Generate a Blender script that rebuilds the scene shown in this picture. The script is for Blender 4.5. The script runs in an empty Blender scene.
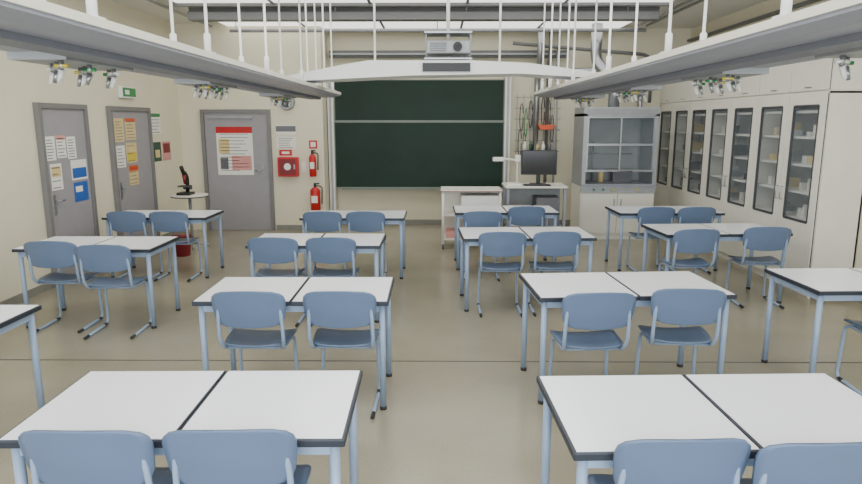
import bpy, bmesh, math, random
from mathutils import Vector, Matrix
random.seed(3)
scene = bpy.context.scene

def lin(c):
    c /= 255.0
    return c/12.92 if c <= 0.04045 else ((c+0.055)/1.055)**2.4
def rgb(r, g, b): return (lin(r), lin(g), lin(b), 1)

def mat(name, col, rough=0.5, metal=0.0, var=0.06, scale=8.0, bump=0.0, emis=0.0, spec=0.5, trans=0.0):
    m = bpy.data.materials.new(name); m.use_nodes = True
    nt = m.node_tree; b = nt.nodes['Principled BSDF']
    b.inputs['Roughness'].default_value = rough
    b.inputs['Metallic'].default_value = metal
    b.inputs['Specular IOR Level'].default_value = spec
    c = rgb(*col)
    tc = nt.nodes.new('ShaderNodeTexCoord')
    n = nt.nodes.new('ShaderNodeTexNoise'); n.inputs['Scale'].default_value = scale
    n.inputs['Detail'].default_value = 4
    nt.links.new(tc.outputs['Object'], n.inputs['Vector'])
    r = nt.nodes.new('ShaderNodeValToRGB')
    r.color_ramp.elements[0].position = 0.3; r.color_ramp.elements[1].position = 0.7
    r.color_ramp.elements[0].color = tuple(x*(1-var) for x in c[:3])+(1,)
    r.color_ramp.elements[1].color = tuple(min(1, x*(1+var)) for x in c[:3])+(1,)
    nt.links.new(n.outputs['Fac'], r.inputs['Fac'])
    nt.links.new(r.outputs['Color'], b.inputs['Base Color'])
    if bump:
        bp = nt.nodes.new('ShaderNodeBump'); bp.inputs['Strength'].default_value = bump
        bp.inputs['Distance'].default_value = 0.01
        n2 = nt.nodes.new('ShaderNodeTexNoise'); n2.inputs['Scale'].default_value = 60
        nt.links.new(tc.outputs['Object'], n2.inputs['Vector'])
        nt.links.new(n2.outputs['Fac'], bp.inputs['Height'])
        nt.links.new(bp.outputs['Normal'], b.inputs['Normal'])
    if emis:
        b.inputs['Emission Color'].default_value = c
        b.inputs['Emission Strength'].default_value = emis
    if trans:
        b.inputs['Alpha'].default_value = 1-trans
    return m

M = {}
def dm(k, *a, **kw): M[k] = mat(k, *a, **kw)
dm('wall_paint', (222, 215, 191), 0.75, var=0.02, scale=2, bump=0.05)
dm('ceiling_paint', (224, 222, 214), 0.8, var=0.02, scale=2)
dm('table_white', (246, 248, 254), 0.2, var=0.012, scale=3)
dm('table_edge', (42, 47, 58), 0.5)
dm('blue_steel', (146, 165, 192), 0.35, var=0.03)
dm('chair_plastic', (98, 116, 146), 0.36, var=0.04, scale=4, bump=0.05)
dm('rubber', (45, 45, 48), 0.7)
dm('door_grey', (152, 149, 153), 0.5, var=0.03)
dm('frame_grey', (120, 118, 118), 0.45, var=0.03)
dm('white_lam', (226, 223, 212), 0.4, var=0.02)
dm('white_paint', (232, 232, 228), 0.4, var=0.02)
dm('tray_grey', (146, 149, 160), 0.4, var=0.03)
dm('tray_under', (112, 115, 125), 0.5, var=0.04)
dm('board_green', (12, 40, 27), 0.5, var=0.15, scale=2.5, spec=.3)
dm('board_rim', (112, 120, 110), 0.4)
dm('steel', (165, 168, 172), 0.3, metal=0.9, var=0.03)
dm('alu', (155, 157, 160), 0.45, metal=0.3)
dm('hood_frame', (164, 167, 170), 0.4, metal=0.4)
dm('black', (22, 22, 25), 0.4)
dm('screen', (14, 16, 20), 0.15)
dm('red', (186, 22, 26), 0.35)
dm('darkred', (120, 22, 32), 0.4)
dm('orange', (214, 84, 34), 0.45)
dm('yellow', (215, 195, 60), 0.4)
dm('green', (30, 130, 70), 0.4)
dm('blue', (30, 90, 170), 0.5)
dm('darkgreen', (40, 78, 60), 0.5)
dm('paper', (232, 231, 224), 0.7, var=0.02)
dm('ink', (110, 110, 116), 0.7)
dm('cream', (216, 195, 140), 0.7)
dm('pink', (212, 150, 145), 0.7)
dm('shelf_back', (160, 163, 163), 0.6, var=0.1, scale=6)
dm('hood_inside', (146, 149, 150), 0.5, var=0.05)
dm('duct', (106, 106, 106), 0.5, var=0.04)
dm('gasket', (66, 66, 70), 0.6)
dm('skirting', (132, 130, 122), 0.5)

g = bpy.data.materials.new('cabinet_glass'); g.use_nodes = True
b = g.node_tree.nodes['Principled BSDF']
b.inputs['Base Color'].default_value = rgb(140, 150, 158); b.inputs['Roughness'].default_value = 0.05
b.inputs['Alpha'].default_value = 0.15
M['glass'] = g
dm('glow_panel', (250, 250, 244), 0.6, emis=1.7, var=0.01)  # emission stands in for window light reflected by the ceiling panels

fm = bpy.data.materials.new('linoleum_floor'); fm.use_nodes = True
nt = fm.node_tree; b = nt.nodes['Principled BSDF']
tc = nt.nodes.new('ShaderNodeTexCoord')
n1 = nt.nodes.new('ShaderNodeTexNoise'); n1.inputs['Scale'].default_value = 1.2; n1.inputs['Detail'].default_value = 6
n2 = nt.nodes.new('ShaderNodeTexNoise'); n2.inputs['Scale'].default_value = 90; n2.inputs['Detail'].default_value = 3
nt.links.new(tc.outputs['Object'], n1.inputs['Vector']); nt.links.new(tc.outputs['Object'], n2.inputs['Vector'])
r1 = nt.nodes.new('ShaderNodeValToRGB')
r1.color_ramp.elements[0].position = 0.35; r1.color_ramp.elements[1].position = 0.65
r1.color_ramp.elements[0].color = rgb(150, 143, 124); r1.color_ramp.elements[1].color = rgb(159, 153, 134)
nt.links.new(n1.outputs['Fac'], r1.inputs['Fac'])
r2 = nt.nodes.new('ShaderNodeValToRGB')
r2.color_ramp.elements[0].position = 0.35; r2.color_ramp.elements[1].position = 0.65
r2.color_ramp.elements[0].color = (0.85, 0.85, 0.85, 1); r2.color_ramp.elements[1].color = (1, 1, 1, 1)
nt.links.new(n2.outputs['Fac'], r2.inputs['Fac'])
mx = nt.nodes.new('ShaderNodeMixRGB'); mx.blend_type = 'MULTIPLY'; mx.inputs[0].default_value = 1
nt.links.new(r1.outputs['Color'], mx.inputs[1]); nt.links.new(r2.outputs['Color'], mx.inputs[2])
nt.links.new(mx.outputs[0], b.inputs['Base Color'])
b.inputs['Roughness'].default_value = 0.2
M['floor'] = fm

class B:
    def __init__(s, name):
        s.name = name; s.bm = bmesh.new(); s.mats = []
    def mi(s, k):
        if k not in s.mats: s.mats.append(k)
        return s.mats.index(k)
    def box(s, x0, x1, y0, y1, z0, z1, k, bev=0.0):
        vs = [s.bm.verts.new(p) for p in [(x0,y0,z0),(x1,y0,z0),(x1,y1,z0),(x0,y1,z0),(x0,y0,z1),(x1,y0,z1),(x1,y1,z1),(x0,y1,z1)]]
        i = s.mi(k); fs = []
        for q in [(0,3,2,1),(4,5,6,7),(0,1,5,4),(1,2,6,5),(2,3,7,6),(3,0,4,7)]:
            f = s.bm.faces.new([vs[j] for j in q]); f.material_index = i; fs.append(f)
        if bev:
            es = list({e for f in fs for e in f.edges})
            bmesh.ops.bevel(s.bm, geom=es, offset=bev, segments=2, affect='EDGES', profile=0.5, material=-1)
        return s
    def tube(s, pts, r, k, n=8, closed=False):
        pts = [Vector(p) for p in pts]; i = s.mi(k); rings = []
        rr = r if isinstance(r, (list, tuple)) else [r]*len(pts)
        prev = None
        for j, p in enumerate(pts):
            a = pts[max(j-1, 0)]; c = pts[min(j+1, len(pts)-1)]
            t = (c-a).normalized()
            if prev is None:
                up = Vector((0,0,1)) if abs(t.z) < 0.9 else Vector((1,0,0))
                u = t.cross(up).normalized()
            else:
                u = (prev - t*prev.dot(t))
                u = u.normalized() if u.length > 1e-5 else t.orthogonal().normalized()
            prev = u; v = t.cross(u)
            rings.append([s.bm.verts.new(p + (u*math.cos(2*math.pi*q/n) + v*math.sin(2*math.pi*q/n))*rr[j]) for q in range(n)])
        for j in range(len(rings)-1):
            for q in range(n):
                f = s.bm.faces.new([rings[j][q], rings[j][(q+1)%n], rings[j+1][(q+1)%n], rings[j+1][q]])
                f.material_index = i; f.smooth = True
        for ring in (rings[0][::-1], rings[-1]):
            f = s.bm.faces.new(ring); f.material_index = i
        return s
    def prism(s, prof, axis, a0, a1, k, capk=None):
        def P(p, a):
            return {'x': (a, p[0], p[1]), 'y': (p[0], a, p[1]), 'z': (p[0], p[1], a)}[axis]
        v0 = [s.bm.verts.new(P(p, a0)) for p in prof]; v1 = [s.bm.verts.new(P(p, a1)) for p in prof]
        n = len(prof); i = s.mi(k)
        for j in range(n):
            f = s.bm.faces.new([v0[j], v0[(j+1)%n], v1[(j+1)%n], v1[j]]); f.material_index = i
        for l in (v0[::-1], v1):
            f = s.bm.faces.new(l); f.material_index = i
        return s
    def shell(s, fn, nu, nv, th, k):
        i = s.mi(k); A = []; C = []
        for a in range(nu+1):
            ra = []; rc = []
            for c in range(nv+1):
                p, nn = fn(-1+2*a/nu, -math.cos(math.pi*c/nv))
                ra.append(s.bm.verts.new(p)); rc.append(s.bm.verts.new(p-nn*th))
            A.append(ra); C.append(rc)
        def F(l):
            f = s.bm.faces.new(l); f.material_index = i; f.smooth = True
        for a in range(nu):
            for c in range(nv):
                F([A[a][c], A[a+1][c], A[a+1][c+1], A[a][c+1]])
                F([C[a][c], C[a][c+1], C[a+1][c+1], C[a+1][c]])
            F([A[a][0], C[a][0], C[a+1][0], A[a+1][0]])
            F([A[a][nv], A[a+1][nv], C[a+1][nv], C[a][nv]])
        for c in range(nv):
            F([A[0][c], A[0][c+1], C[0][c+1], C[0][c]])
            F([A[nu][c], C[nu][c], C[nu][c+1], A[nu][c+1]])
        return s
    def mesh(s):
        bmesh.ops.recalc_face_normals(s.bm, faces=s.bm.faces)
        me = bpy.data.meshes.new(s.name); s.bm.to_mesh(me); s.bm.free()
        for k in s.mats: me.materials.append(M[k])
        return me
    def done(s, loc=(0,0,0), rot=0):
        return put(s.name, s.mesh(), loc, rot)
def put(name, me, loc=(0,0,0), rot=0):
    o = bpy.data.objects.new(name, me); scene.collection.objects.link(o)
    o.location = loc; o.rotation_euler = (0, 0, math.radians(rot)); return o

def smooth_path(pts, r=0.05, n=5):
    pts = [Vector(p) for p in pts]; out = [pts[0]]
    for i in range(1, len(pts)-1):
        a, b_, c = pts[i-1], pts[i], pts[i+1]
        d1 = (a-b_); d2 = (c-b_); rr = min(r, d1.length*0.45, d2.length*0.45)
        p0 = b_+d1.normalized()*rr; p2 = b_+d2.normalized()*rr
        for q in range(n+1):
            t = q/n; out.append(p0*(1-t)**2 + b_*2*t*(1-t) + p2*t*t)
    out.append(pts[-1]); return out

# ---------------- room ----------------
XL, XR, YB, YN, YR, CZ = -4.4, 4.45, 11.1, 11.75, -1.6, 3.48
B('floor').box(XL-.15, XR+.15, YR-.15, YN+.15, -.1, 0, 'floor').done()
B('ceiling').box(XL-.15, XR+.15, YR-.15, YN+.15, CZ, CZ+.1, 'ceiling_paint').done()
B('wall_left').box(XL-.15, XL, YR-.15, YN+.15, 0, CZ, 'wall_paint').done()
B('wall_right').box(XR, XR+.15, YR-.15, YN+.15, 0, CZ, 'wall_paint').done()
B('wall_back').box(-1.95, XR, YN, YN+.15, 0, CZ, 'wall_paint').done()
B('wall_back_left').box(XL, -1.95, YB, YN+.15, 0, CZ, 'wall_paint').done()
B('wall_rear_lower').box(XL, XR, YR-.15, YR, 0, .9, 'wall_paint').done()
B('wall_rear_upper').box(XL, XR, YR-.15, YR, 3.1, CZ, 'wall_paint').done()
w = B('window_1')
w.box(XL+.002, XL+.3, YR-.1, YR-.04, .9, 3.1, 'white_paint'); w.box(XR-.3, XR-.002, YR-.1, YR-.04, .9, 3.1, 'white_paint')
for i in range(6):
    x = XL+.3 + i*(XR-XL-.6)/5
    w.box(x-.03, x+.03, YR-.1, YR-.04, .9, 3.1, 'white_paint')
w.box(XL+.3, XR-.3, YR-.1, YR-.04, .9, .96, 'white_paint'); w.box(XL+.3, XR-.3, YR-.1, YR-.04, 3.04, 3.1, 'white_paint'); w.done()
w = B('trim_1')
w.box(XL, XR, 4.82, 4.834, 0, .0015, 'gasket'); w.box(XL, XR, 9.3, 9.306, 0, .0015, 'frame_grey'); w.done()
w = B('baseboard_left')
w.box(XL, XL+.015, YR, 7.05, 0, .09, 'skirting'); w.box(XL, XL+.015, 8.09, 8.61, 0, .09, 'skirting'); w.box(XL, XL+.015, 9.87, YB, 0, .09, 'skirting'); w.done()
w = B('baseboard_back')
w.box(-2.82, -1.95, YB-.015, YB, 0, .09, 'skirting'); w.box(-1.95, 3.9, YN-.015, YN, 0, .09, 'skirting'); w.done()
B('baseboard_right').box(XR-.015, XR, YR, 6.66, 0, .09, 'skirting').done()

w = B('ceiling_glow_panel')  # white ceiling panels, daylight on them put in as glow
for (y0, y1) in [(1.2, 3.5), (4.0, 6.3), (6.8, 9.0), (9.6, 11.4)]:
    w.box(-3.5, 3.1, y0, y1, CZ-.04, CZ-.002, 'glow_panel')
    for x in [-2.2, -.9, .4, 1.7]:
        w.box(x-.018, x+.018, y0, y1, CZ-.055, CZ-.038, 'duct')
    ym = (y0+y1)/2; w.box(-3.5, 3.1, ym-.015, ym+.015, CZ-.055, CZ-.038, 'duct')
    w.box(-3.55, 3.15, y0-.05, y0, CZ-.08, CZ-.002, 'duct'); w.box(-3.55, 3.15, y1, y1+.05, CZ-.08, CZ-.002, 'duct')
w.done()
w = B('ceiling_cross_duct')
w.box(-3.4, 3.0, 9.1, 9.3, 3.24, 3.34, 'duct')
for x in (-3.2, -1.4, .4, 2.6): w.tube([(x, 9.2, 3.34), (x, 9.2, CZ-.001)], .012, 'alu')
w.done()
w = B('ceiling_conduit')
for x in (-3.75, 3.3, 3.45): w.tube([(x, 1, CZ-.05), (x, YB-.05, CZ-.05)], .022, 'alu')
w.tube([(-3.3, 10.6, 3.3), (3.3, 10.6, 3.3)], .03, 'alu')
for x in (-3.2, 0, 3.2): w.tube([(x, 10.6, 3.3), (x, 10.6, CZ-.001)], .008, 'alu')
w.done()
w = B('wall_cable_channel')
w.box(-1.9, 2.3, YN-.14, YN-.002, 2.98, 3.10, 'duct'); w.box(-1.9, 2.3, YN-.2, YN-.14, 3.02, 3.05, 'alu'); w.done()

# ---------------- doors ----------------
def door_L(n, y0, y1, h):
    d = B('door_%d' % n)
    f = .06
    X = XL+.002
    d.box(X, X+.06, y0, y0+f, 0, h, 'frame_grey'); d.box(X, X+.06, y1-f, y1, 0, h, 'frame_grey'); d.box(X, X+.06, y0+f, y1-f, h-f, h, 'frame_grey')
    d.box(X, X+.033, y0+f+.004, y1-f-.004, .005, h-f-.004, 'door_grey')
    yh = y0+f+.1
    d.box(X+.033, X+.041, yh-.025, yh+.025, .82, 1.05, 'steel')
    d.tube([(X+.033, yh, .98), (X+.083, yh, .98), (X+.083, yh+.12, .98)], .01, 'steel')
    d.done()
door_L(1, 7.07, 8.07, 2.08); door_L(2, 8.63, 9.85, 2.08)
d = B('door_3'); f = .06; x0, x1, h = -4.03, -2.84, 2.08; YD = YB-.002
d.box(x0, x0+f, YD-.06, YD, 0, h, 'frame_grey'); d.box(x1-f, x1, YD-.06, YD, 0, h, 'frame_grey'); d.box(x0+f, x1-f, YD-.06, YD, h-f, h, 'frame_grey')
d.box(x0+f+.004, x1-f-.004, YD-.033, YD, .005, h-f-.004, 'door_grey')
d.box(x1-.2, x1-.15, YD-.041, YD-.033, .92, 1.15, 'steel'); d.tube([(x1-.175, YD-.033, 1.05), (x1-.175, YD-.083, 1.05), (x1-.3, YD-.083, 1.05)], .01, 'steel')
d.box(x0+.1, x1-.3, YD-.058, YD-.033, 1.93, 1.97, 'alu')
d.done()

def poster(name, side, base, u0, u1, z0, z1, bg, parts=(), lines=0, frame=None):
    p = B(name)
    def q(a0, a1, b0, b1, off, t, k):
        if side == 'L': p.box(base+off, base+off+t, a0, a1, b0, b1, k)
        else: p.box(a0, a1, base-off-t, base-off, b0, b1, k)
    q(u0, u1, z0, z1, 0.001, .004, bg)
    W, H = u1-u0, z1-z0
    for (a, b_, c, d_, k) in parts:
        q(u0+a*W, u0+b_*W, z0+c*H, z0+d_*H, .0051, .001, k)
    for i in range(lines):
        zz = z0+H*(.85-.75*i/max(1, lines-1)) if lines > 1 else z0+H*.5
        q(u0+.1*W, u0+(.6+.3*random.random())*W, zz-.006, zz+.004, .0051, .001, 'ink')
    p.done()
DL = XL+.036
poster('paper_notice', 'L', DL, 7.16, 7.34, 1.44, 1.71, 'paper', lines=7)
poster('paper_notice', 'L', DL, 7.37, 7.55, 1.46, 1.72, 'paper', [(0, 1, .8, 1, 'pink')], lines=6)
poster('paper_notice', 'L', DL, 7.58, 7.76, 1.44, 1.70, 'paper', lines=7)
poster('paper_notice', 'L', DL, 7.2, 7.42, 1.1, 1.4, 'paper', [(.1, .9, .5, .9, 'cream')], lines=4)
poster('wall_poster', 'L', DL, 7.62, 7.96, 1.18, 1.42, 'paper', [(.05, .95, .1, .6, 'blue')])
poster('wall_poster', 'L', DL, 7.64, 7.94, .92, 1.15, 'blue', [(.1, .6, .5, .8, 'paper')])
poster('paper_notice', 'L', DL, 8.74, 9.0, 1.6, 1.92, 'cream', lines=7)
poster('paper_notice', 'L', DL, 9.05, 9.35, 1.62, 1.92, 'cream', [(0, 1, .85, 1, 'orange')], lines=6)
poster('paper_notice', 'L', DL, 8.74, 8.98, 1.25, 1.55, 'paper', lines=6)
poster('paper_notice', 'L', DL, 9.02, 9.34, 1.3, 1.58, 'cream', [(.1, .9, .1, .5, 'yellow')], lines=3)
poster('paper_notice', 'L', DL, 9.05, 9.33, .98, 1.26, 'cream', [(0, 1, .7, 1, 'orange')], lines=5)
poster('wall_poster', 'L', XL, 9.93, 10.3, 1.68, 2.0, 'paper', [(0, 1, .85, 1, 'green')], lines=6)
poster('wall_poster', 'L', XL, 9.98, 10.25, 1.26, 1.56, 'darkgreen', [(.2, .8, .2, .6, 'cream')])
poster('wall_poster', 'L', XL, 10.3, 10.62, 1.26, 1.56, 'pink', [(.1, .9, .4, .9, 'darkred')])
poster('wall_poster', 'B', YB-.036, -3.78, -3.16, .97, 1.79, 'paper', [(0, 1, .87, 1, 'red'), (.05, .35, .45, .75, 'cream'), (.4, .95, .1, .4, 'pink'), (.08, .3, .12, .36, 'ink')], lines=12)
poster('safety_sign', 'B', YB, -2.76, -2.42, 1.42, 1.62, 'paper', lines=5)
poster('safety_sign', 'B', YB, -2.76, -2.42, 1.66, 1.82, 'paper', [(0, 1, .3, .9, 'ink')])
poster('safety_sign', 'B', YB, -2.72, -2.5, 1.30, 1.40, 'red', [(.2, .8, .3, .7, 'paper')])
poster('fire_sign', 'B', YB, -2.2, -2.06, 1.42, 1.56, 'red', [(.2, .8, .2, .8, 'paper')])
e = B('exit_sign'); X0 = XL+.002; e.box(X0, X0+.06, 9.0, 9.42, 2.2, 2.36, 'white_paint', .006); e.box(X0+.06, X0+.064, 9.02, 9.4, 2.22, 2.34, 'green'); e.box(X0+.064, X0+.066, 9.08, 9.2, 2.25, 2.31, 'paper'); e.done()
YW = YB-.002
e = B('fire_hose_cabinet')
e.box(-2.72, -2.38, YW-.16, YW, .95, 1.28, 'red', .01); e.box(-2.69, -2.41, YW-.165, YW-.158, .98, 1.25, 'darkred')
e.tube([(-2.55, YW-.17, 1.12), (-2.55, YW-.16, 1.12)], .06, 'paper', 16); e.box(-2.44, -2.42, YW-.18, YW-.16, 1.08, 1.16, 'steel'); e.done()
def extinguisher(x, y, z, h, r):
    e = B('fire_extinguisher')
    e.tube([(x, y, z), (x, y, z+.01), (x, y, z+h*.72), (x, y, z+h*.8), (x, y, z+h*.85)], [r*.9, r, r, r*.7, r*.3], 'red', 16)
    e.box(x-.02, x+.02, y-.02, y+.02, z+h*.85, z+h*.95, 'black')
    e.box(x-.02, x+r*.9, y-.012, y+.012, z+h*.95, z+h, 'black')
    e.tube(smooth_path([(x+.01, y, z+h*.9), (x+r+.04, y-.01, z+h*.88), (x+r+.03, y-.01, z+h*.25)], .06), .01, 'black')
    e.box(x-r*.6, x+r*.6, y-r-.002, y-r*.75, z+h*.3, z+h*.55, 'paper')
    e.box(x-.03, x+.03, y+r*.8, YW, z+h*.4, z+h*.5, 'black')
    e.done()
extinguisher(-2.13, YB-.1, .95, .45, .06); extinguisher(-2.1, YB-.12, .36, .48, .085)
e = B('wall_speaker'); e.tube([(-2.55, YW-.07, 2.2), (-2.55, YW, 2.2)], [.12, .14], 'alu', 20); e.tube([(-2.55, YW-.075, 2.2), (-2.55, YW-.07, 2.2)], .09, 'gasket', 20); e.done()
e = B('wall_conduit'); e.tube([(-2.28, YB-.02, 2.4), (-2.28, YB-.02, CZ-.001)], .015, 'white_paint'); e.tube([(-2.9, YB-.02, 2.4), (-2.28, YB-.02, 2.4)], .015, 'white_paint'); e.done()
e = B('light_switch'); e.box(-2.34, -2.26, YW-.012, YW, 1.02, 1.18, 'white_paint', .003); e.box(-2.33, -2.27, YW-.018, YW-.012, 1.04, 1.09, 'paper'); e.box(-2.33, -2.27, YW-.018, YW-.012, 1.11, 1.16, 'paper'); e.done()

# ---------------- blackboard ----------------
w = B('chalkboard')
BY = 11.5
for x in (-1.88, 1.24):
    w.box(x-.05, x+.05, BY-.02, YN-.002, 0, 2.74, 'white_lam'); w.box(x-.02, x+.02, BY-.03, BY-.02, .05, 2.66, 'alu')
def leaf(y, z0, z1):
    w.box(-1.81, 1.17, y, y+.03, z0, z1, 'board_green')
    w.box(-1.83, 1.19, y-.004, y+.034, z0-.025, z0, 'board_rim'); w.box(-1.83, 1.19, y-.004, y+.034, z1, z1+.015, 'board_rim')
    w.box(-1.83, -1.81, y-.004, y+.034, z0, z1, 'board_rim'); w.box(1.17, 1.19, y-.004, y+.034, z0, z1, 'board_rim')
leaf(BY, .72, 1.86); leaf(BY+.06, 1.90, 2.59)
w.box(-1.7, 1.1, BY-.09, BY-.004, .68, .695, 'board_rim')
w.done()

# ---------------- tables & chairs ----------------
def table_mesh(W, D):
    t = B('student_table')
    for s in (-1, 1):
        xa, xb = (-W/2, -.002) if s < 0 else (.002, W/2)
        t.box(xa, xb, -D/2, D/2, .720, .749, 'table_edge', .004)
        t.box(xa+.012, xb-.006 if s < 0 else xb-.012, -D/2+.012, D/2-.012, .748, .7515, 'table_white')
    lx, ly = W/2-.045, D/2-.05
    for sx in (-1, 1):
        for sy in (-1, 1):
            t.tube([(sx*lx, sy*ly, .02), (sx*lx, sy*ly, .722)], .02, 'blue_steel', 12)
            t.tube([(sx*lx, sy*ly, 0), (sx*lx, sy*ly, .022)], .023, 'rubber', 12)
        t.box(sx*lx-.012, sx*lx+.012, -ly, ly, .672, .722, 'blue_steel')
    for sy in (-1, 1):
        t.box(-lx, lx, sy*ly-.012, sy*ly+.012, .672, .722, 'blue_steel')
    t.box(-.015, .015, -ly, ly, .69, .722, 'blue_steel')
    return t.mesh()
TL = table_mesh(1.25, .66); TR = table_mesh(1.32, .69)

def chair_mesh():
    c = B('student_chair')
    n = 4.5
    def back(u, v):
        k = (1-min(1, abs(v))**n)
        hw = (.228+.012*v)*max(k, 0)**(1/n)
        hw = max(hw, .05)
        x = u*hw
        z = .715+.120*v + (.012*(1-(x/.24)**2) if v > 0 else -.004*(1-(x/.24)**2))
        y = .045*(abs(x)/.23)**2 - .01 - .03*v
        return Vector((x, y, z)), Vector((0, -1, 0))
    c.shell(back, 14, 12, .014, 'chair_plastic')
    def seat(u, v):
        k = (1-min(1, abs(v))**5)
        hw = (.212+.014*v)*max(k, 0)**(1/5)
        hw = max(hw, .06)
        x = u*hw; y = .255+.2*v
        z = .455 + .014*(x/.2)**2 + (-.03*max(0, v-.5)**2*4*.7) + .02*max(0, -v-.5)
        return Vector((x, y, z)), Vector((0, 0, 1))
    c.shell(seat, 12, 12, .014, 'chair_plastic')
    for s in (-1, 1):
        pts = [(s*.185, .03, .78), (s*.2, .038, .66), (s*.203, .055, .5), (s*.19, .1, .432), (s*.185, .36, .425),
               (s*.19, .41, .40), (s*.2, .425, .05), (s*.2, .40, .013), (s*.2, -.0, .013)]
        c.tube(smooth_path(pts, .05), .0125, 'blue_steel', 8)
        c.tube([(s*.2, -.03, .014), (s*.2, .04, .014)], .0135, 'rubber', 8)
        c.tube([(s*.2, .34, .014), (s*.2, .40, .014)], .0135, 'rubber', 8)
    c.tube([(-.19, .12, .43), (.19, .12, .43)], .009, 'blue_steel'); c.tube([(-.187, .34, .425), (.187, .34, .425)], .009, 'blue_steel')
    return c.mesh()
CH = chair_mesh()

tables = [(TL, -.96, 2.44, 1), (TL, -.935, 4.24, .5), (TL, -1.145, 6.11, 0), (TL, -1.01, 7.83, 0),
          (TL, -3.09, 3.50, 0), (TL, -3.19, 5.92, 0), (TL, -3.38, 7.85, 0),
          (TR, 1.12, 2.40, 2), (TR, 1.30, 4.40, 4), (TR, .90, 6.52, 2.5), (TR, .88, 8.33, 1),
          (TR, 3.22, 4.56, 2), (TR, 2.96, 6.78, 4), (TR, 2.94, 8.30, 1)]
for me, x, y, r in tables: put('student_table', me, (x, y, 0), r)
chairs = [(-1.22, 2.02, 0), (-.72, 2.03, 2), (-1.18, 3.83, 0), (-.61, 3.84, -1), (-1.50, 5.70, 0), (-.97, 5.71, 0),
          (-1.35, 7.42, 0), (-.84, 7.42, 0), (-3.42, 5.50, 2), (-2.87, 5.34, 3), (-3.66, 7.40, 0), (-3.16, 7.40, 0),
          (.834, 1.98, 2), (1.30, 1.96, 3), (1.01, 3.82, 3), (1.60, 3.92, -4), (.63, 6.02, 0), (1.16, 6.05, 0),
          (.54, 7.45, 0), (1.12, 7.90, 0), (2.56, 6.2, 3), (3.32, 6.34, -3), (2.72, 7.85, 2), (3.22, 7.86, 0), (3.14, 4.08, -4)]
for x, y, r in chairs: put('student_chair', CH, (x, y, 0), r)

# ---------------- overhead supply wings ----------------
WY1 = 9.0
def wing(s):
    w = B('overhead_supply_wing')
    xi, xo = s*1.33, s*2.05
    z = 2.2
    prof = [(xi, z+.02), (xi, z+.06), (xi+s*.05, z+.08), (xi+s*.35, z+.08), (xo-s*.1, z+.05), (xo, z+.03), (xo, z-.0), (xo-s*.06, z-.005), (xi+s*.45, z+.0), (xi+s*.1, z)]
    w.prism(prof, 'y', 1.0, WY1, 'tray_grey')
    w.prism([(xi-s*.012, z+.035), (xi, z+.035), (xi, z+.07), (xi-s*.012, z+.07)], 'y', 1.0, WY1, 'white_lam')
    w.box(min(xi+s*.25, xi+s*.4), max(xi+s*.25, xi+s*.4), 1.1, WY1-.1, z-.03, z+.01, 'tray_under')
    for y in ([3.45, 5.4, 7.8] if s < 0 else [2.75, 4.4, 6.3, 8.3]):
        w.box(min(xi+s*.42, xi+s*.70), max(xi+s*.42, xi+s*.70), y-.34, y+.34, z-.04, z+.005, 'alu')
        for i, k in enumerate(['yellow', 'steel', 'white_paint', 'green', 'steel', 'yellow', 'white_paint', 'green']):
            xx = xi+s*(.47+.07*(i % 3)); yy = y-.3+.085*i
            w.tube([(xx, yy, z-.04), (xx, yy, z-.085)], .012, 'steel')
            w.tube([(xx, yy, z-.085), (xx+.02*s, yy, z-.14)], [.015, .009], 'steel' if i % 2 else 'white_paint')
            w.tube([(xx-.032*s, yy, z-.065), (xx+.032*s, yy, z-.065)], .009, k)
    for y in [1.6, 2.75, 4.1, 5.5, 6.9, 8.3, 8.9]:
        for xx in (xi+s*.09, xi+s*.30):
            w.tube([(xx, y, z+.07), (xx, y, z+.20), (xx, y, z+.21), (xx, y, CZ-.001)], [.022, .022, .010, .010], 'white_paint', 8)
        w.box(min(xi+s*.05, xi+s*.34), max(xi+s*.05, xi+s*.34), y-.03, y+.03, z+.07, z+.095, 'white_paint')
    w.done()
wing(-1); wing(1)
w = B('media_bridge')
w.prism([(-1.68, 2.305), (-.3, 2.37), (.9, 2.39), (1.92, 2.33), (1.92, 2.38), (1.0, 2.50), (.35, 2.53), (-.75, 2.53), (-1.0, 2.49), (-1.68, 2.36)], 'y', 7.2, 7.7, 'white_paint')
w.box(-.16, .36, 7.17, 7.2, 2.41, 2.50, 'black')
for x in (-.7, .7): w.tube([(x, 7.45, 2.52), (x, 7.45, CZ-.001)], .012, 'white_paint')
w.done()
w = B('ceiling_projector')
w.box(-.12, .36, 7.2, 7.6, 2.60, 2.74, 'alu', .015)
w.tube([(.22, 7.2, 2.67), (.22, 7.16, 2.67)], .05, 'black', 16); w.tube([(.22, 7.165, 2.67), (.22, 7.155, 2.67)], .035, 'screen', 16)
for i in range(5): w.box(-.08, .1, 7.195, 7.2, 2.625+i*.02, 2.632+i*.02, 'black')
for x in (-.12, .36):
    for y in (7.25, 7.55): w.tube([(x, y, 2.55), (x, y, 2.83)], .008, 'steel')
w.box(-.14, .38, 7.24, 7.56, 2.82, 2.84, 'steel')
w.tube([(.12, 7.4, 2.74), (.12, 7.4, CZ-.001)], .02, 'white_paint'); w.box(-.14, .38, 7.24, 7.56, 2.545, 2.56, 'steel')
w.done()

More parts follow.
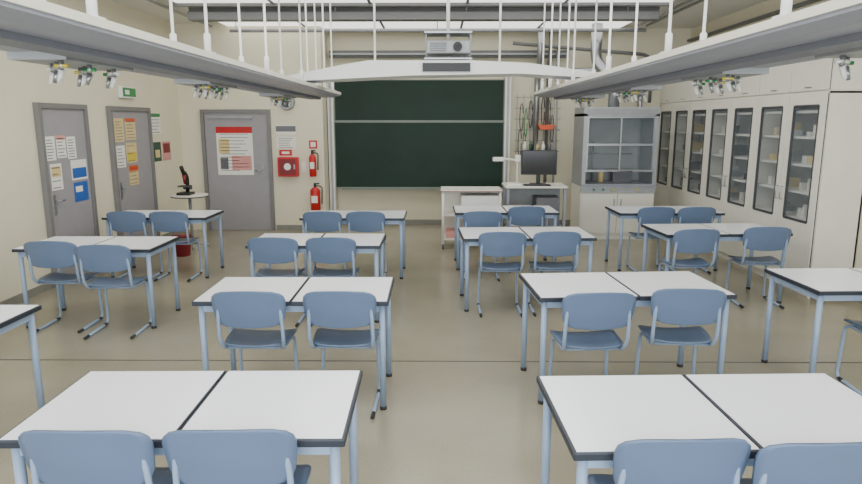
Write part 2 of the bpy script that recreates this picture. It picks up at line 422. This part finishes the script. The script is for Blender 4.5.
# ---------------- right cabinets ----------------
cx = 4.0
w = B('glass_door_cabinet')
y0 = 6.7; dw = .715; nD = 7; y1 = y0+.03+nD*dw
y1 = min(y1, YN-.02); dw = (y1-y0-.03)/nD
w.box(cx, XR-.002, y0, y0+.03, 0, 2.18, 'white_lam'); w.box(cx, XR-.002, y1-.02, y1, 0, 2.18, 'white_lam')
w.box(XR-.02, XR-.002, y0, y1, 0, 2.18, 'shelf_back'); w.box(cx, XR-.002, y0, y1, 2.16, 2.189, 'white_lam'); w.box(cx+.02, XR-.002, y0, y1, 0, .08, 'white_lam')
for z in (.8, 1.1, 1.4, 1.7, 1.98): w.box(cx+.03, XR-.02, y0+.03, y1-.02, z-.013, z+.013, 'white_paint')
random.seed(5)
cols = ['paper', 'ink', 'cream', 'white_lam', 'white_lam', 'alu', 'paper', 'steel', 'gasket']
for i in range(nD):
    a = y0+.03+i*dw; b_ = a+dw
    if i % 2 == 0: w.box(cx+.02, XR-.02, a-.008, a+.008, .08, 2.16, 'white_lam')
    p0, p1, q0, q1 = a+.12, b_-.12, .80, 2.04
    T0, T1 = cx-.02, cx
    w.box(T0, T1, a+.004, p0, .09, 2.16, 'white_lam'); w.box(T0, T1, p1, b_-.004, .09, 2.16, 'white_lam')
    w.box(T0+.012, T0+.018, a-.004, a+.004, .09, 2.16, 'gasket')
    w.box(T0, T1, p0, p1, .09, q0, 'white_lam'); w.box(T0, T1, p0, p1, q1, 2.16, 'white_lam')
    for (e0, e1, e2, e3) in [(p0-.012, p0+.010, q0, q1), (p1-.010, p1+.012, q0, q1), (p0, p1, q0-.012, q0+.012), (p0, p1, q1-.012, q1+.012)]:
        w.box(T0-.004, T1+.002, e0, e1, e2, e3, 'gasket')
    w.box(T0+.006, T0+.010, p0, p1, q0, q1, 'glass')
    hy = (b_-.05) if i % 2 == 0 else (a+.05)
    w.tube([(T0, hy, 1.0), (T0-.03, hy, 1.0), (T0-.03, hy, 1.14), (T0, hy, 1.14)], .007, 'steel')
    for z in (.813, 1.113, 1.413, 1.713):
        yy = p0+.02
        while yy < p1-.05:
            ww = .04+.08*random.random()
            if random.random() < .6: w.box(cx+.12, cx+.3, yy, min(yy+ww*.85, p1), z, z+.05+.10*random.random(), random.choice(cols))
            yy += ww
w.done()
w = B('upper_wall_cabinet')
w.box(cx, XR-.002, y0, y1, 2.191, 2.72, 'white_lam')
for i in range(nD):
    a = y0+.03+i*dw; w.box(cx-.018, cx, a+.004, a+dw-.004, 2.2, 2.71, 'white_lam'); w.box(cx-.03, cx-.018, a+dw/2-.06, a+dw/2+.06, 2.23, 2.24, 'steel')
    w.box(cx-.004, cx, a-.004, a+.004, 2.2, 2.71, 'gasket')
w.done()
w = B('trim_2'); w.box(XR-.06, XR-.001, YR, YN-.002, 2.95, 3.05, 'white_paint'); w.box(XR-.06, XR-.001, YR, YN-.002, 3.25, 3.29, 'duct'); w.done()

# ---------------- fume hood ----------------
w = B('fume_hood')
a, b_, c, d_ = 2.3, 3.48, 10.2, 10.95
w.box(a, b_, c+.06, d_, 0.0, .86, 'white_lam')
w.box(a+.02, (a+b_)/2-.004, c+.03, c+.06, .1, .74, 'white_lam'); w.box((a+b_)/2+.004, b_-.02, c+.03, c+.06, .1, .74, 'white_lam')
w.box((a+b_)/2-.004, (a+b_)/2+.004, c+.05, c+.06, .1, .74, 'gasket')
for x in ((a+b_)/2-.06, (a+b_)/2+.05): w.box(x, x+.012, c+.01, c+.03, .5, .66, 'steel')
w.box(a, b_, c+.02, c+.06, .76, .86, 'hood_frame')
for x in (a+.2, a+.35, a+.5, b_-.3): w.tube([(x, c+.03, .81), (x, c-.01, .81)], .018, 'green' if x < 2.7 else 'yellow')
w.box(a-.01, b_+.01, c-.02, d_, .86, .90, 'tray_grey')
w.box(a, a+.06, c+.02, d_, .9, 2.0, 'hood_frame'); w.box(b_-.06, b_, c+.02, d_, .9, 2.0, 'hood_frame')
w.box(a+.06, b_-.06, d_-.03, d_, .9, 2.0, 'hood_inside'); w.box(a+.1, b_-.1, d_-.06, d_-.04, 1.1, 1.9, 'shelf_back')
w.box(a, b_, c+.02, d_, 1.96, 2.1, 'hood_frame'); w.box(a+.04, b_-.04, c+.012, c+.02, 1.985, 2.075, 'alu')
w.box(a+.06, b_-.06, c+.04, c+.045, 1.12, 1.96, 'glass')
for z in (1.09, 1.50, 1.93): w.box(a+.06, b_-.06, c+.02, c+.06, z, z+.035, 'steel')
for x in (a+.06, (a+b_)/2-.012, b_-.085): w.box(x, x+.025, c+.025, c+.06, 1.12, 1.95, 'steel')
w.tube([((a+b_)/2-.2, c+.02, 1.105), ((a+b_)/2-.2, c-.01, 1.105), ((a+b_)/2+.2, c-.01, 1.105), ((a+b_)/2+.2, c+.02, 1.105)], .01, 'steel')
for x in (a+.3, a+.75): w.tube([(x, c+.6, .9), (x, c+.6, 1.55)], .012, 'steel')
w.tube([(a+.2, c+.6, 1.35), (a+.95, c+.6, 1.35)], .01, 'steel')
w.tube([(a+.4, c+.4, .9), (a+.4, c+.4, 1.1)], .05, 'cream', 12); w.box(a+.6, a+.9, c+.4, c+.6, .9, 1.08, 'ink')
w.tube(smooth_path([(2.85, 10.6, 2.1), (2.85, 10.6, 2.5), (2.6, 10.9, 2.85), (2.6, 10.9, CZ-.001)], .15), .09, 'steel', 14)
w.done()

w = B('ventilation_pipes')
w.tube(smooth_path([(1.75, 11.55, 1.0), (1.75, 11.55, 2.6), (1.75, 11.3, 3.0), (1.75, 11.3, CZ-.001)], .15), .05, 'steel', 12)
w.tube([(1.95, 11.6, .1), (1.95, 11.6, 2.9), (1.95, 11.5, 2.95), (1.95, 11.5, CZ-.001)], .03, 'duct'); w.tube([(2.08, 11.5, .1), (2.08, 11.5, CZ-.001)], .02, 'alu')
w.tube(smooth_path([(3.55, 11.5, 0.1), (3.55, 11.5, 2.5), (3.3, 11.5, 2.75), (2.2, 11.5, 2.75)], .2), .045, 'steel', 12)
w.tube(smooth_path([(3.7, 11.45, 2.2), (3.7, 11.45, 3.0), (1.3, 11.45, 3.2)], .2), .03, 'duct')
w.done()
w = B('wall_tool_rack')
for i in range(7): w.tube([(1.42+i*.12, 11.64, 1.3), (1.42+i*.12, 11.64, 2.35)], .006, 'alu', 6)
for i in range(6): w.tube([(1.38, 11.64, 1.35+i*.19), (2.2, 11.64, 1.35+i*.19)], .006, 'alu', 6)
for x in (1.45, 2.15):
    for z in (1.4, 2.3): w.tube([(x, 11.64, z), (x, YN-.002, z)], .008, 'alu')
for x, z, k, r in [(1.5, 2.2, 'black', .05), (1.58, 2.1, 'green', .04), (1.66, 2.25, 'black', .05), (1.72, 2.22, 'ink', .04), (1.88, 2.3, 'black', .05), (1.98, 2.25, 'darkgreen', .05), (2.05, 2.0, 'ink', .04), (1.48, 1.75, 'black', .05), (1.56, 1.7, 'ink', .04)]:
    pts = [(x+r*math.cos(t*.6)*.6, 11.61, z-.25-.25*(math.sin(t*.6))) for t in range(11)]
    w.tube(pts, .008, k, 6)
w.prism([(1.82, 1.74), (2.02, 1.74), (2.07, 1.82), (1.77, 1.82)], 'y', 11.42, 11.63, 'orange')
w.box(1.5, 2.1, 11.42, 11.63, 1.36, 1.375, 'alu')
for i, k in enumerate(['paper', 'darkgreen', 'cream', 'paper', 'ink']):
    x = 1.56+i*.11; w.tube([(x, 11.53, 1.376), (x, 11.53, 1.47), (x, 11.53, 1.49), (x, 11.53, 1.53)], [.032, .032, .014, .014], k, 12)
w.done()

# ---------------- demo trolley, monitor etc. ----------------
w = B('demonstration_trolley')
x0, x1, y0_, y1_ = .06, .96, 9.35, 9.9
for x in (x0+.03, x1-.03):
    for y in (y0_+.03, y1_-.03):
        w.tube([(x, y, .09), (x, y, .88)], .018, 'white_paint'); w.tube([(x-.012, y, .045), (x+.012, y, .045)], .045, 'gasket', 14); w.box(x-.02, x+.02, y-.02, y+.02, .08, .11, 'steel')
w.box(x0, x1, y0_, y1_, .86, .89, 'white_lam'); w.box(x0, x1, y0_-.002, y0_+.01, .862, .874, 'darkred')
w.box(x0+.02, x1-.02, y0_+.02, y1_-.02, .50, .52, 'white_lam'); w.box(x0+.02, x1-.02, y0_+.02, y1_-.02, .14, .16, 'white_lam')
w.box(x0+.02, x1-.02, y1_-.04, y1_-.02, .16, .86, 'white_lam'); w.box(x0+.3, x1-.05, y0_+.05, y1_-.06, .521, .80, 'white_paint')
w.box(x0+.08, x0+.5, y0_+.08, y1_-.1, .161, .26, 'pink'); w.box(x0+.55, x1-.1, y0_+.08, y1_-.1, .161, .38, 'ink')
w.done()
w = B('computer_desk')
w.box(1.02, 1.95, 9.5, 10.1, .90, .93, 'white_lam', .004)
for x in (1.06, 1.91):
    for y in (9.55, 10.05): w.box(x-.02, x+.02, y-.02, y+.02, 0, .9, 'tray_grey')
w.box(1.06, 1.91, 9.55, 10.05, .3, .32, 'hood_inside'); w.box(1.5, 1.85, 9.6, 10.0, .32, .75, 'ink'); w.box(1.06, 1.91, 10.04, 10.06, .35, .9, 'hood_inside')
w.box(1.12, 1.45, 9.6, 9.95, .32, .6, 'white_lam')
w.done()
w = B('computer_monitor')
w.box(1.28, 1.82, 9.78, 9.82, 1.08, 1.45, 'black', .006); w.box(1.295, 1.805, 9.776, 9.78, 1.10, 1.435, 'screen')
w.box(1.52, 1.58, 9.82, 9.85, .945, 1.25, 'black'); w.box(1.43, 1.67, 9.74, 9.92, .93, .945, 'black', .003)
w.done()
w = B('computer_keyboard'); w.box(1.3, 1.7, 9.55, 9.69, .93, .948, 'black', .003)
for i in range(4): w.box(1.31, 1.69, 9.56+i*.032, 9.585+i*.032, .948, .952, 'gasket')
w.done()
w = B('document_camera')
w.box(1.05, 1.27, 9.6, 9.85, .93, .96, 'white_paint', .004)
w.tube(smooth_path([(1.22, 9.78, .95), (1.22, 9.78, 1.3), (.98, 9.7, 1.33)], .05), .014, 'white_paint')
w.box(.84, 1.0, 9.66, 9.76, 1.29, 1.35, 'white_paint', .008); w.tube([(.9, 9.71, 1.29), (.9, 9.71, 1.26)], .025, 'black', 12)
w.box(1.18, 1.26, 9.74, 9.82, 1.28, 1.38, 'white_paint', .006)
w.done()

w = B('round_side_table')
w.tube([(-3.72, 9.55, .78), (-3.72, 9.55, .80)], .27, 'white_lam', 28); w.tube([(-3.72, 9.55, .765), (-3.72, 9.55, .78)], .265, 'gasket', 28)
w.tube([(-3.72, 9.55, .04), (-3.72, 9.55, .77)], .025, 'alu')
for i in range(4):
    t = i*math.pi/2+.4; w.tube([(-3.72, 9.55, .06), (-3.72+.24*math.cos(t), 9.55+.24*math.sin(t), .015)], .014, 'alu')
w.done()
w = B('microscope')
x, y, z = -3.76, 9.5, .80
w.box(x-.1, x+.1, y-.1, y+.12, z, z+.04, 'black', .008)
w.tube(smooth_path([(x, y+.09, z+.03), (x, y+.11, z+.25), (x, y+.02, z+.33)], .06), .03, 'black')
w.box(x-.08, x+.08, y-.08, y+.08, z+.12, z+.14, 'gasket'); w.tube([(x, y-.0, z+.16), (x, y-.0, z+.3)], [.015, .035], 'darkred')
w.tube([(x, y, z+.3), (x, y-.09, z+.42)], .03, 'black'); w.tube([(x-.06, y+.1, z+.1), (x+.06, y+.1, z+.1)], .03, 'gasket', 12)
w.done()
w = B('waste_bin')
w.tube([(-3.62, 8.9, 0), (-3.62, 8.9, .01), (-3.62, 8.9, .29), (-3.62, 8.9, .30), (-3.62, 8.9, .299), (-3.62, 8.9, .05)], [.10, .105, .13, .135, .12, .10], 'darkred', 20); w.done()
w = B('waste_bin')
w.tube([(-3.66, 4.78, 0), (-3.66, 4.78, .01), (-3.66, 4.78, .33), (-3.66, 4.78, .34), (-3.66, 4.78, .339), (-3.66, 4.78, .05)], [.13, .135, .165, .17, .155, .13], 'white_paint', 20); w.done()

# ---------------- lights ----------------
def area(name, loc, rot, sx, sy, e, col):
    l = bpy.data.lights.new(name, 'AREA'); l.shape = 'RECTANGLE'; l.size = sx; l.size_y = sy; l.energy = e; l.color = col
    o = bpy.data.objects.new(name, l); scene.collection.objects.link(o); o.location = loc; o.rotation_euler = rot
area('window_daylight', (0, YR-.3, 2.0), (math.radians(90), 0, 0), 8.0, 2.1, 430, (.86, .93, 1.0))
for i, (y, e) in enumerate([(2.35, 55), (5.15, 38), (7.9, 16), (10.45, 10)]):
    area('ceiling_fill', (-.2, y, CZ-.09), (0, 0, 0), 6.2, 1.6, e, (1, .98, .93))  # fill lights added below the panels to brighten the room
wd = bpy.data.worlds.new('World'); scene.world = wd; wd.use_nodes = True
wd.node_tree.nodes['Background'].inputs[0].default_value = (.75, .87, 1, 1); wd.node_tree.nodes['Background'].inputs[1].default_value = 1.0

# ---------------- camera ----------------
cam = bpy.data.cameras.new('camera'); co = bpy.data.objects.new('camera', cam); scene.collection.objects.link(co)
cam.sensor_width = 36; cam.lens = 640/862*36; cam.clip_start = .02
co.location = (0, 0, 1.87); co.rotation_euler = (math.radians(90-10.62), 0, math.radians(.54))
scene.camera = co
